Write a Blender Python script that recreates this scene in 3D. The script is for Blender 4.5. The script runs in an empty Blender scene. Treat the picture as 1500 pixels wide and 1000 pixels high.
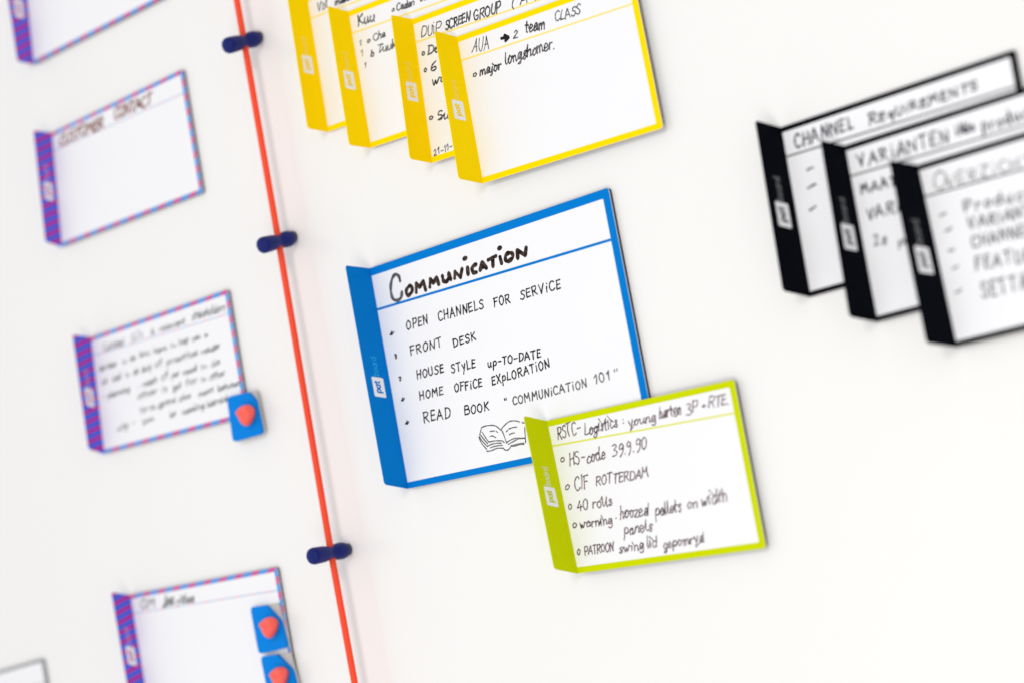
import bpy, bmesh, math, random
from mathutils import Vector, Matrix

sc = bpy.context.scene
C = sc.collection
MM = 0.001
ORIGIN = (-760.0, 150.0)          # board point (mm) that sits at the world origin
# rows of the camera's right / up / back axes in board axes (x right, y up, z out of the board)
CAMERA_ROWS = [[0.75138, -0.162316, -0.639595], [0.202057, 0.97931, -0.011156], [0.628173, -0.120852, 0.768631]]

def W(p):
    """board millimetres (x right, y up, z out) -> world metres; the board stands upright facing -Y"""
    return Vector(((p[0] - ORIGIN[0]) * MM, -p[2] * MM, (p[1] - ORIGIN[1]) * MM))

def D(p):
    return Vector((p[0], -p[2], p[1]))

# ------------------------------------------------------------------ camera
cam_d = bpy.data.cameras.new('camera')
cam = bpy.data.objects.new('camera', cam_d)
C.objects.link(cam)
right, upv, back = (D(r) for r in CAMERA_ROWS)
m = Matrix((right, upv, back)).transposed().to_4x4()
m.translation = W((0.0, 0.0, 935.0))
cam.matrix_world = m
cam_d.sensor_width = 36.0
cam_d.lens = 36.0 * 3300 / 1500
cam_d.clip_start = 0.01
cam_d.clip_end = 50
cam_d.dof.use_dof = True
cam_d.dof.focus_distance = 1.218
cam_d.dof.aperture_fstop = 3.7
cam_d.dof.aperture_blades = 0
sc.camera = cam

# ------------------------------------------------------------------ light
world = bpy.data.worlds.new('World')
sc.world = world
world.use_nodes = True
nt = world.node_tree
bg = nt.nodes['Background']
tc = nt.nodes.new('ShaderNodeTexCoord')
sep = nt.nodes.new('ShaderNodeSeparateXYZ')
nt.links.new(tc.outputs['Generated'], sep.inputs[0])
ramp = nt.nodes.new('ShaderNodeValToRGB')      # a white room, brighter on the window side (left) than deep in the room
mr = nt.nodes.new('ShaderNodeMapRange')
mr.inputs['From Min'].default_value = -1; mr.inputs['From Max'].default_value = 1
nt.links.new(sep.outputs['X'], mr.inputs['Value'])
nt.links.new(mr.outputs[0], ramp.inputs[0])
ramp.color_ramp.elements[0].color = (0.97, 0.985, 1.0, 1)
ramp.color_ramp.elements[1].color = (0.60, 0.585, 0.575, 1)
nt.links.new(ramp.outputs[0], bg.inputs['Color'])
bg.inputs['Strength'].default_value = 1.0

def area(name, loc, target, size, power, color):
    l = bpy.data.lights.new(name, 'AREA')
    l.shape = 'DISK'; l.size = size; l.energy = power; l.color = color
    o = bpy.data.objects.new(name, l); C.objects.link(o)
    o.location = loc
    o.rotation_euler = (Vector(target) - Vector(loc)).to_track_quat('-Z', 'Y').to_euler()
    return o
area('window_light', (0.6, -2.2, 0.7), (0, 0, 0), 0.6, 11, (1.0, 0.99, 0.975))
area('warm_fill', (0.65, -1.5, -0.75), (0.2, 0, -0.15), 0.8, 8.5, (1.0, 0.925, 0.85))  # added warm fill, turns the lower right of the board brighter and creamier

sc.view_settings.view_transform = 'Standard'
sc.view_settings.look = 'None'
sc.view_settings.exposure = 0.0
sc.view_settings.gamma = 1.0
sc.view_settings.use_curve_mapping = False

# ------------------------------------------------------------------ materials
def mat(name, color, rough=0.45, spec=0.5, vary=0.0, scale=40.0, bump=0.0, bscale=300.0, mix=None, mixr=(0.4, 0.6), coat=0.0):
    mt = bpy.data.materials.new(name); mt.use_nodes = True
    n = mt.node_tree.nodes; l = mt.node_tree.links
    b = n['Principled BSDF']
    b.inputs['Base Color'].default_value = (*color, 1)
    b.inputs['Roughness'].default_value = rough
    b.inputs['Specular IOR Level'].default_value = spec
    b.inputs['Coat Weight'].default_value = coat
    tcn = n.new('ShaderNodeTexCoord')
    if vary or mix:
        no = n.new('ShaderNodeTexNoise'); no.inputs['Scale'].default_value = scale
        no.inputs['Detail'].default_value = 4
        l.new(tcn.outputs['Object'], no.inputs['Vector'])
        r = n.new('ShaderNodeValToRGB')
        if mix:
            r.color_ramp.elements[0].position, r.color_ramp.elements[1].position = mixr
            r.color_ramp.elements[0].color = (*color, 1)
            r.color_ramp.elements[1].color = (*mix, 1)
        else:
            r.color_ramp.elements[0].position = 0.3; r.color_ramp.elements[1].position = 0.7
            r.color_ramp.elements[0].color = (*[c * (1 - vary) for c in color], 1)
            r.color_ramp.elements[1].color = (*[min(1, c * (1 + vary)) for c in color], 1)
        l.new(no.outputs['Fac'], r.inputs[0]); l.new(r.outputs[0], b.inputs['Base Color'])
    if bump:
        nb = n.new('ShaderNodeTexNoise'); nb.inputs['Scale'].default_value = bscale
        l.new(tcn.outputs['Object'], nb.inputs['Vector'])
        bp = n.new('ShaderNodeBump'); bp.inputs['Strength'].default_value = bump; bp.inputs['Distance'].default_value = 0.0004
        l.new(nb.outputs['Fac'], bp.inputs['Height']); l.new(bp.outputs[0], b.inputs['Normal'])
    return mt

def stripe_mat(name, c1, c2, period, slope, rough=0.4):
    """diagonal two-colour print; UVs are millimetres on the card"""
    mt = bpy.data.materials.new(name); mt.use_nodes = True
    n = mt.node_tree.nodes; l = mt.node_tree.links
    b = n['Principled BSDF']; b.inputs['Roughness'].default_value = rough; b.inputs['Specular IOR Level'].default_value = 0.1
    uv = n.new('ShaderNodeUVMap'); s = n.new('ShaderNodeSeparateXYZ'); l.new(uv.outputs[0], s.inputs[0])
    mu = n.new('ShaderNodeMath'); mu.operation = 'MULTIPLY_ADD'; mu.inputs[1].default_value = slope
    l.new(s.outputs['Y'], mu.inputs[0]); l.new(s.outputs['X'], mu.inputs[2])
    dv = n.new('ShaderNodeMath'); dv.operation = 'DIVIDE'; dv.inputs[1].default_value = period; l.new(mu.outputs[0], dv.inputs[0])
    fr = n.new('ShaderNodeMath'); fr.operation = 'FRACT'; l.new(dv.outputs[0], fr.inputs[0])
    gt = n.new('ShaderNodeMath'); gt.operation = 'GREATER_THAN'; gt.inputs[1].default_value = 0.5; l.new(fr.outputs[0], gt.inputs[0])
    mx = n.new('ShaderNodeMix'); mx.data_type = 'RGBA'
    l.new(gt.outputs[0], mx.inputs['Factor']); mx.inputs['A'].default_value = (*c1, 1); mx.inputs['B'].default_value = (*c2, 1)
    l.new(mx.outputs['Result'], b.inputs['Base Color'])
    return mt

M = dict(
    board=mat('white_enamel', (0.83, 0.83, 0.825), 0.22, 0.5, vary=0.006, scale=6, bump=0.02, bscale=500),
    alu=mat('board_edge_metal', (0.5, 0.5, 0.5), 0.4),
    card=mat('card_white', (0.838, 0.845, 0.876), 0.4, 0.35, vary=0.005, scale=25),
    core=mat('card_edge_white', (0.8, 0.8, 0.8), 0.6),
    rubber=mat('magnetic_rubber', (0.035, 0.034, 0.036), 0.7, 0.3),
    blue=mat('blue_print', (0.0, 0.185, 0.60), 0.5, 0.03, vary=0.02),
    boardblue=mat('pale_blue_lettering', (0.03, 0.46, 0.88), 0.4, 0.1),
    yellow=mat('yellow_print', (0.97, 0.69, 0.0), 0.5, 0.02, vary=0.01),
    green=mat('lime_print', (0.56, 0.64, 0.0), 0.5, 0.02, vary=0.01),
    black=mat('black_print', (0.0013, 0.002, 0.0045), 0.5, 0.03),
    grey=mat('grey_print', (0.28, 0.29, 0.30), 0.45, 0.2),
    logo=mat('logo_white', (0.82, 0.83, 0.86), 0.45),
    airtab=stripe_mat('striped_tab_print', (0.44, 0.03, 0.32), (0.02, 0.13, 0.74), 11.7, 1.89),
    airline=stripe_mat('striped_border_print', (0.60, 0.10, 0.30), (0.06, 0.33, 0.76), 14.2, 1.6),
    airpale=stripe_mat('pale_striped_line_print', (0.72, 0.45, 0.60), (0.42, 0.60, 0.80), 14.2, 1.6),
    yellowline=mat('pale_yellow_line', (0.95, 0.74, 0.20), 0.4, 0.3),
    blueline=mat('blue_line', (0.0, 0.19, 0.60), 0.5, 0.02),
    greenline=mat('lime_line', (0.70, 0.72, 0.05), 0.4, 0.3),
    marker=mat('black_marker', (0.010, 0.007, 0.006), 0.4, 0.05, scale=420, mix=(0.07, 0.042, 0.034), mixr=(0.38, 0.60)),
    grey_marker=mat('grey_marker', (0.035, 0.035, 0.038), 0.4, 0.4, scale=350, mix=(0.13, 0.13, 0.135), mixr=(0.4, 0.65)),
    pen=mat('black_pen', (0.012, 0.011, 0.012), 0.45, 0.1, scale=120, mix=(0.06, 0.055, 0.055), mixr=(0.45, 0.7)),
    pen_grey=mat('worn_black_pen', (0.055, 0.052, 0.055), 0.45, 0.3, scale=160, mix=(0.16, 0.155, 0.16)),
    pen_brown=mat('brownish_pen', (0.075, 0.042, 0.05), 0.45, 0.05, scale=160, mix=(0.19, 0.13, 0.145)),
    pen_soft=mat('dark_grey_pen', (0.035, 0.033, 0.035), 0.45, 0.05, scale=160, mix=(0.13, 0.125, 0.13)),
    pen_violet=mat('dark_violet_pen', (0.012, 0.012, 0.022), 0.45, 0.1, scale=160, mix=(0.05, 0.05, 0.075)),
    pen_red=mat('red_brown_pen', (0.17, 0.045, 0.032), 0.45, 0.05, scale=160, mix=(0.30, 0.12, 0.095)),
    navy=mat('navy_rubber', (0.002, 0.009, 0.135), 0.42, 0.2, bump=0.05),
    steel=mat('pin_magnet', (0.05, 0.05, 0.07), 0.35, 0.5),
    cord=mat('orange_red_cord', (1.0, 0.105, 0.038), 0.4, 0.3),
    tblue=mat('token_blue', (0.0, 0.215, 0.72), 0.45, 0.06),
    tbase=mat('token_base', (0.50, 0.49, 0.47), 0.5, 0.4),
    coral=mat('coral_plastic', (0.93, 0.115, 0.085), 0.36, 0.45),
)

# the elastic lets some light through
_n = M['cord'].node_tree.nodes; _l = M['cord'].node_tree.links
_tr = _n.new('ShaderNodeBsdfTranslucent'); _tr.inputs['Color'].default_value = (1.0, 0.16, 0.05, 1)
_mx = _n.new('ShaderNodeMixShader'); _mx.inputs[0].default_value = 0.35
_l.new(_n['Principled BSDF'].outputs[0], _mx.inputs[1]); _l.new(_tr.outputs[0], _mx.inputs[2])
_l.new(_mx.outputs[0], _n['Material Output'].inputs['Surface'])

# ------------------------------------------------------------------ helpers
def tag(o, label=None, cat=None, group=None, kind=None):
    for k, v in (('label', label), ('category', cat), ('group', group), ('kind', kind)):
        if v: o[k] = v
    return o

def thing(name, label, cat, base, group=None):
    o = bpy.data.objects.new(name, None); C.objects.link(o)
    o.empty_display_size = 0.01
    o.location = W(base)
    return tag(o, label, cat, group)

def obj(name, verts, faces, material, parent=None, uvs=None, smooth=False, world=False):
    """verts are board millimetres; the mesh is stored relative to the parent thing"""
    off = Vector((0, 0, 0)); p = parent
    if parent is not None:
        root = parent
        while root.parent: root = root.parent
        off = root.location.copy()
    me = bpy.data.meshes.new(name)
    me.from_pydata([tuple(W(v) - off) for v in verts], [], faces)
    me.materials.append(M[material])
    if uvs:
        lay = me.uv_layers.new(name='UVMap')
        for lp in me.loops: lay.data[lp.index].uv = uvs[lp.vertex_index]
    if smooth:
        for pl in me.polygons: pl.use_smooth = True
    bm = bmesh.new(); bm.from_mesh(me)
    bmesh.ops.recalc_face_normals(bm, faces=bm.faces) if not uvs and not smooth and len(faces) > 1 and world else None
    bm.to_mesh(me); bm.free()
    o = bpy.data.objects.new(name, me); C.objects.link(o)
    if parent is not None: o.parent = parent
    return o

def catmull(pts, n=7):
    if len(pts) < 3: return [tuple(p) for p in pts]
    out = []
    P = [pts[0]] + list(pts) + [pts[-1]]
    closed = math.dist(pts[0], pts[-1]) < 1e-6
    if closed: P[0] = pts[-2]; P[-1] = pts[1]
    for i in range(1, len(P) - 2):
        a, b, c, d = P[i - 1:i + 3]
        for k in range(n):
            t = k / n
            out.append(tuple(0.5 * (2 * b[j] + (c[j] - a[j]) * t + (2 * a[j] - 5 * b[j] + 4 * c[j] - d[j]) * t * t
                                    + (3 * b[j] - a[j] - 3 * c[j] + d[j]) * t ** 3) for j in (0, 1)))
    out.append(tuple(pts[-1]))
    return out

class Ink:
    """pen strokes as flat ribbons with round ends, in a local plane of millimetres"""
    def __init__(s, rnd): s.v = []; s.f = []; s.rnd = rnd; s.k = 0
    def stroke(s, pts, pen):
        if len(pts) < 2: return
        # resample corners so that each joint stays round
        q = [pts[0]]
        for p in pts[1:]:
            if math.dist(p, q[-1]) > 1e-4: q.append(p)
        if len(q) < 2: return
        n = len(q); h = 0.0006 * (s.k % 20); s.k += 1
        ph = s.rnd.random() * 6; amp = 0.16
        base = len(s.v)
        Ls = []
        for i, p in enumerate(q):
            a = q[max(0, i - 1)]; b = q[min(n - 1, i + 1)]
            dx, dy = b[0] - a[0], b[1] - a[1]; L = math.hypot(dx, dy) or 1
            nx, ny = -dy / L, dx / L
            r = pen / 2 * (1 + amp * math.sin(ph + i * 0.7) + s.rnd.uniform(-.05, .05))
            s.v.append((p[0] + nx * r, p[1] + ny * r, h)); s.v.append((p[0] - nx * r, p[1] - ny * r, h))
        for i in range(n - 1):
            k = base + 2 * i
            s.f.append((k, k + 1, k + 3, k + 2))
        for end, o_, pt, pr in ((0, 1, q[0], q[1]), (n - 1, -1, q[-1], q[-2])):
            a0 = math.atan2(pt[1] - pr[1], pt[0] - pr[0]); r = pen / 2
            k = len(s.v)
            for j in range(7):
                a = a0 - math.pi / 2 + math.pi * j / 6
                s.v.append((pt[0] + r * math.cos(a), pt[1] + r * math.sin(a), h))
            s.f.append(tuple(range(k, k + 7)))

# stroke alphabet: advance width, then pen strokes in percent of the capital height; "~" = rounded
GL = {
'A': (62, '0 0 30 100 60 0', '12 36 50 38'),
'B': (52, '4 0 4 100', '~4 98 40 96 42 62 6 54', '~6 54 50 50 50 6 2 0'),
'C': (52, '~52 84 34 100 10 84 2 45 14 8 34 0 54 14'),
'D': (54, '5 0 5 100', '~2 100 40 92 54 55 42 12 2 0'),
'E': (46, '~44 96 6 96 5 96', '6 98 5 2', '5 2 46 6', '6 52 38 55'),
'F': (46, '6 100 4 0', '0 98 48 100', '5 54 38 57'),
'G': (54, '~50 84 30 100 6 75 4 30 24 0 46 10 50 40', '26 42 54 42'),
'H': (54, '4 100 4 0', '50 100 48 0', '4 50 50 54'),
'I': (16, '8 100 8 0'),
'i': (18, '8 66 9 0', '8 98 10 100'),
'J': (44, '~38 100 38 20 22 0 4 14'),
'K': (52, '5 100 5 0', '48 96 6 48', '14 54 52 2'),
'L': (42, '6 100 4 2', '4 2 44 5'),
'M': (70, '2 0 10 100 34 42 58 100 68 0'),
'N': (56, '4 0 5 98', '5 98 48 4', '48 4 52 100'),
'O': (58, '~30 100 6 76 5 28 26 0 50 22 53 72 30 100'),
'P': (50, '6 0 4 98', '~2 96 40 98 48 70 34 46 5 46'),
'Q': (60, '~30 100 6 76 5 28 26 0 50 22 53 72 30 100', '34 24 60 -6'),
'R': (54, '6 0 5 98', '~2 96 42 98 46 68 30 52 8 50', '20 50 54 0'),
'S': (48, '~46 88 30 100 8 88 10 64 38 46 44 18 24 0 2 12'),
'T': (52, '0 96 54 100', '28 98 26 0'),
'U': (52, '~4 100 4 30 20 0 40 10 48 40 48 100'),
'V': (56, '2 100 26 0 54 100'),
'W': (74, '2 100 18 0 36 70 54 0 74 100'),
'X': (50, '2 98 48 0', '48 98 0 2'),
'Y': (52, '2 100 26 50', '52 100 18 -10'),
'Z': (52, '2 98 50 98 2 2 52 4'),
'a': (44, '~38 50 22 62 6 44 6 14 20 0 36 20 38 56 38 10 46 2'),
'b': (44, '5 100 5 4', '~5 34 24 58 42 38 36 6 16 0 5 14'),
'c': (38, '~36 50 22 60 5 38 8 8 24 0 38 12'),
'd': (46, '~38 46 20 60 4 38 8 6 24 0 38 24', '40 100 39 12 46 0'),
'e': (40, '~5 28 34 34 34 52 18 60 5 38 8 8 22 0 40 12'),
'f': (32, '~34 92 22 100 16 84 14 0', '2 56 32 60'),
'g': (44, '~38 50 20 60 5 38 10 8 26 6 38 30', '~39 56 38 -20 22 -40 4 -28'),
'h': (44, '6 100 5 0', '~5 34 22 58 36 48 38 0'),
'j': (20, '~12 60 12 -20 -4 -36', '12 90 13 93'),
'k': (40, '5 100 5 0', '36 56 6 24', '14 32 40 0'),
'l': (18, '~8 100 7 20 16 0'),
'm': (66, '4 58 5 0', '~5 34 20 58 30 44 30 0', '~30 34 46 58 58 44 60 0'),
'n': (44, '4 58 5 0', '~5 34 22 58 36 46 38 0'),
'o': (42, '~20 60 4 40 6 10 20 0 36 14 38 44 20 60'),
'p': (44, '5 60 2 -44', '~4 40 22 66 42 46 36 14 6 10'),
'q': (44, '~38 50 20 60 5 38 10 8 26 6 38 30', '39 58 38 -42'),
'r': (32, '5 58 5 0', '~5 34 16 56 32 54'),
's': (36, '~34 52 20 60 8 48 18 32 32 18 22 0 4 8'),
't': (32, '~14 92 13 14 28 2', '0 58 30 62'),
'u': (46, '~4 58 4 20 16 0 32 14 38 40 38 58', '38 58 38 12 46 0'),
'v': (40, '2 58 18 0 38 60'),
'w': (60, '~2 58 14 0 28 40 40 0 58 60'),
'x': (40, '2 58 36 0', '36 58 0 0'),
'y': (46, '4 70 22 20', '44 74 14 -44'),
'z': (40, '2 56 36 56 2 2 40 2'),
'0': (52, '~26 100 6 74 6 26 24 0 44 22 46 74 26 100'),
'1': (32, '4 72 24 100 22 0'),
'2': (48, '~4 80 22 100 42 80 30 46 2 2 2 2', '2 2 48 4'),
'3': (46, '~4 92 28 100 40 78 18 54 44 34 34 4 2 6'),
'4': (50, '30 100 2 34 50 38', '36 60 34 0'),
'6': (46, '~36 100 12 66 4 24 22 0 42 20 32 46 8 30'),
'9': (46, '~42 80 22 100 5 76 16 50 40 64 42 88', '~42 84 40 20 20 -20'),
'-': (44, '4 44 40 48'),
'+': (44, '4 40 40 44', '22 64 22 20'),
'.': (16, '7 4 9 0'),
',': (40, '~8 90 36 70 16 40 30 10 14 0', '6 88 22 96'),
':': (18, '8 62 9 58', '8 14 9 10'),
"'": (14, '9 104 6 80'),
'"': (34, '8 100 4 60', '28 100 24 60'),
'*': (90, '10 20 45 90 40 10 85 60', '0 30 60 30'),
'(': (26, '~24 104 6 70 6 20 22 -10'),
')': (26, '~4 104 22 70 22 20 6 -10'),
'&': (56, '~50 4 14 66 24 98 38 84 8 34 10 4 28 0 50 40'),
'\u00b7': (20, '8 44 12 42'),
' ': (34,),
}
# round sans letters of the printed tab mark
PR = {
'p': (62, '6 62 6 -34', '~6 32 14 58 34 64 54 50 58 30 52 10 34 -2 14 4 6 30'),
'a': (62, '54 62 54 0', '~54 32 46 58 28 64 8 50 3 30 8 10 28 -2 46 4 54 30'),
't': (40, '16 88 16 12 22 2 36 2', '2 62 36 62'),
'b': (62, '6 100 6 0', '~6 32 14 58 34 64 54 50 58 30 52 10 34 -2 14 4 6 30'),
'o': (64, '~30 64 8 52 3 30 8 8 30 -2 52 8 57 30 52 52 30 64'),
'r': (40, '6 62 6 0', '~6 34 14 56 34 62'),
'd': (62, '54 100 54 0', '~54 32 46 58 28 64 8 50 3 30 8 10 28 -2 46 4 54 30'),
'.': (20, '8 4 10 2'),
}
def glyph(ch, table):
    g = table[ch]; out = []
    for st in g[1:]:
        sm = st[0] == '~'
        n = [float(a) for a in st.lstrip('~').split()]
        pts = list(zip(n[0::2], n[1::2]))
        out.append((sm, pts))
    return g[0], out

def layout(ink, s, a, b, cap, pen, rnd, jit=1.0, table=GL, gap=13, slant=0.03, joined=False):
    """write the word s from a to b (local mm, y up), letters cap mm tall"""
    adv = [table[c][0] * rnd.uniform(1 - .05 * jit, 1 + .05 * jit) for c in s]
    tot = sum(adv) + gap * (len(s) - 1)
    dx, dy = b[0] - a[0], b[1] - a[1]; L = math.hypot(dx, dy)
    ux, uy = dx / L, dy / L; vx, vy = -uy, ux
    k = L / tot; x = 0.0; last = None; lastc = ''
    for c, w in zip(s, adv):
        w0, strokes = glyph(c, table)
        sx = k * w / w0; sy = cap / 100 * rnd.uniform(1 - .07 * jit, 1 + .07 * jit)
        rot = rnd.gauss(0, .035) * jit; oy = rnd.gauss(0, .03) * cap * jit; sl = slant + rnd.gauss(0, .04) * jit
        first = True
        for sm, pts in strokes:
            pp = []
            for (px, py) in pts:
                px += rnd.gauss(0, 1.6) * jit; py += rnd.gauss(0, 1.8) * jit
                X = px * sx + sl * py * sy; Y = py * sy
                X, Y = X - rot * Y, Y + rot * X
                X += x; Y += oy
                pp.append((a[0] + ux * X + vx * Y, a[1] + uy * X + vy * Y))
            if joined and first and last is not None and c.islower() and lastc.isalpha():
                m_ = ((last[0] + pp[0][0]) / 2 - vx * cap * .08, (last[1] + pp[0][1]) / 2 - vy * cap * .08)
                ink.stroke(catmull([last, m_, pp[0]], 4), pen * .8)
            first = False; last = pp[-1]; lastc = c
            if sm:
                pp = catmull(pp)
                ink.stroke(pp, pen)
            else:
                if table is PR: ink.stroke(pp, pen)
                else:
                    for i in range(len(pp) - 1):      # a slight bow in every straight stroke
                        p, q = pp[i], pp[i + 1]; bow = rnd.gauss(0, .035) * jit
                        mid = ((p[0] + q[0]) / 2 - (q[1] - p[1]) * bow, (p[1] + q[1]) / 2 + (q[0] - p[0]) * bow)
                        ink.stroke(catmull([p, mid, q], 3), pen)
        x += k * (w + gap)

def rounded(w, h, radii, n=5):
    """outline of a w x h sheet, y down, from the top-left clockwise; radii TL, TR, BR, BL in mm"""
    out = []
    for (cx, cy, r, a0) in ((radii[0], radii[0], radii[0], 180), (w - radii[1], radii[1], radii[1], 270),
                            (w - radii[2], h - radii[2], radii[2], 0), (radii[3], h - radii[3], radii[3], 90)):
        if r <= 0: out += [(cx, cy)] * 1; continue
        for i in range(n + 1):
            a = math.radians(a0 + 90 * i / n)
            out.append((cx + r * math.cos(a), cy + r * math.sin(a)))
    return out

class Sheet:
    """a flat four-cornered surface: (x, y down) in its own millimetres -> board space"""
    def __init__(s, tl, tr, br, bl, normal):
        s.q = [Vector(p) for p in (tl, tr, br, bl)]
        s.w = ((s.q[1] - s.q[0]).length + (s.q[2] - s.q[3]).length) / 2
        s.h = ((s.q[3] - s.q[0]).length + (s.q[2] - s.q[1]).length) / 2
        s.n = Vector(normal).normalized()
    def __call__(s, x, y, z=0.0):
        u, v = x / s.w, y / s.h; q = s.q
        return q[0] * ((1 - u) * (1 - v)) + q[1] * (u * (1 - v)) + q[2] * (u * v) + q[3] * ((1 - u) * v) + s.n * z

def slab(name, sh, outline, z0, z1, material, parent, uv=False):
    n = len(outline)
    v = [sh(x, y, z1) for x, y in outline] + [sh(x, y, z0) for x, y in outline]
    f = [tuple(reversed(range(n))), tuple(range(n, 2 * n))]
    f += [(i, (i + 1) % n, n + (i + 1) % n, n + i) for i in range(n)]
    uvs = [(x, y) for x, y in outline] * 2 if uv else None
    return obj(name, v, f, material, parent, uvs, world=True)

def ring(name, sh, outer, inner, z, material, parent, uv=False):
    n = len(outer)
    v = [sh(x, y, z) for x, y in outer] + [sh(x, y, z) for x, y in inner]
    f = [(i, n + i, n + (i + 1) % n, (i + 1) % n) for i in range(n)]
    return obj(name, v, f, material, parent, ([(x, y) for x, y in outer + inner] if uv else None))

def patch(name, sh, outline, z, material, parent, uv=False):
    v = [sh(x, y, z) for x, y in outline]
    return obj(name, v, [tuple(reversed(range(len(v))))], material, parent, ([(x, y) for x, y in outline] if uv else None))

def ink_obj(name, sh, ink, z, material, parent):
    return obj(name, [sh(x, y, z + h) for x, y, h in ink.v], ink.f, material, parent)

CARDS = {
 'blue': {'FT': (-856.0, 208.28, 2.8), 'TR': (-681.31, 211.41, 2.8), 'BR': (-678.35, 79.25, 2.8), 'FB': (-853.3, 81.46, 2.8), 'OT': (-857.0, 209.9, 21.14), 'OB': (-854.29, 85.08, 20.21)},
 'green': {'FT': (-745.71, 100.42, 4.7), 'TR': (-624.01, 99.1, 4.2), 'BR': (-622.77, 14.31, 4.2), 'FB': (-741.84, 18.3, 4.7), 'OT': (-746.76, 103.96, 21.53), 'OB': (-742.94, 22.42, 21.95)},
 'y4': {'FT': (-763.56, 316.99, 4.8), 'TR': (-641.7, 314.4, 4.8), 'BR': (-639.45, 231.96, 4.8), 'FB': (-762.21, 234.02, 4.8), 'OT': (-764.47, 319.04, 21.44), 'OB': (-763.19, 236.15, 23.0)},
 'y3': {'FT': (-794.08, 336.42, 3.6), 'TR': (-672.21, 333.84, 3.6), 'BR': (-673.8, 252.39, 3.6), 'FB': (-796.56, 254.45, 3.6), 'OT': (-794.89, 337.52, 19.7), 'OB': (-797.39, 256.12, 20.42)},
 'y2': {'FT': (-841.75, 355.64, 2.4), 'TR': (-719.89, 353.05, 2.4), 'BR': (-718.19, 272.76, 2.4), 'FB': (-840.94, 274.82, 2.4), 'OT': (-842.58, 357.48, 17.85), 'OB': (-841.82, 275.91, 18.83)},
 'y1': {'FT': (-872.92, 374.38, 1.2), 'TR': (-751.06, 371.8, 1.2), 'BR': (-750.05, 290.77, 1.2), 'FB': (-872.8, 292.83, 1.2), 'OT': (-873.73, 375.81, 16.49), 'OB': (-873.62, 294.35, 16.76)},
 'k1': {'FT': (-573.12, 214.43, 1.4), 'TR': (-443.89, 216.25, 1.4), 'BR': (-444.6, 131.52, 1.4), 'FB': (-573.84, 129.69, 1.4), 'OT': (-577.36, 218.26, 16.3), 'OB': (-578.38, 133.65, 17.36)},
 'k2': {'FT': (-539.23, 196.12, 2.8), 'TR': (-410.0, 197.95, 2.8), 'BR': (-409.96, 111.84, 2.8), 'FB': (-539.2, 110.02, 2.8), 'OT': (-543.22, 199.26, 16.68), 'OB': (-543.8, 113.57, 18.86)},
 'k3': {'FT': (-502.07, 176.79, 4.2), 'TR': (-372.83, 178.61, 4.2), 'BR': (-370.4, 91.73, 4.2), 'FB': (-499.64, 89.91, 4.2), 'OT': (-507.65, 180.02, 19.28), 'OB': (-505.55, 93.12, 20.19)},
 'p2': {'FT': (-1114.04, 357.01, 2.2), 'TR': (-984.07, 362.41, 2.2), 'BR': (-982.37, 284.16, 2.2), 'FB': (-1119.82, 282.81, 2.2), 'OT': (-1114.67, 358.15, 15.9), 'OB': (-1120.23, 285.74, 14.35)},
 'p3': {'FT': (-1104.11, 219.98, 2.2), 'TR': (-973.72, 222.15, 2.2), 'BR': (-972.31, 144.61, 2.2), 'FB': (-1107.17, 145.33, 2.2), 'OT': (-1104.75, 221.89, 15.87), 'OB': (-1107.62, 148.96, 13.68)},
 'p1': {'FT': (-1117.85, 482.91, 2.2), 'TR': (-983.93, 487.49, 2.2), 'BR': (-985.04, 410.04, 2.2), 'FB': (-1121.96, 405.36, 2.2), 'OT': (-1118.7, 482.97, 18.33), 'OB': (-1122.54, 406.58, 14.51)},
 'p4': {'FT': (-1101.7, 54.39, 2.2), 'TR': (-967.4, 53.3, 2.2), 'BR': (-965.24, -20.97, 2.2), 'FB': (-1099.55, -19.88, 2.2), 'OT': (-1102.51, 57.52, 15.89), 'OB': (-1100.33, -15.93, 14.93)},
 'w': {'FT': (-1320.98, 17.43, 1.8), 'TR': (-1197.23, 25.21, 1.8), 'BR': (-1192.08, -56.62, 1.8), 'FB': (-1315.83, -64.41, 1.8), 'OT': (-1320.98, 17.43, 16.8), 'OB': (-1315.83, -64.41, 16.8)},
}
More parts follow.
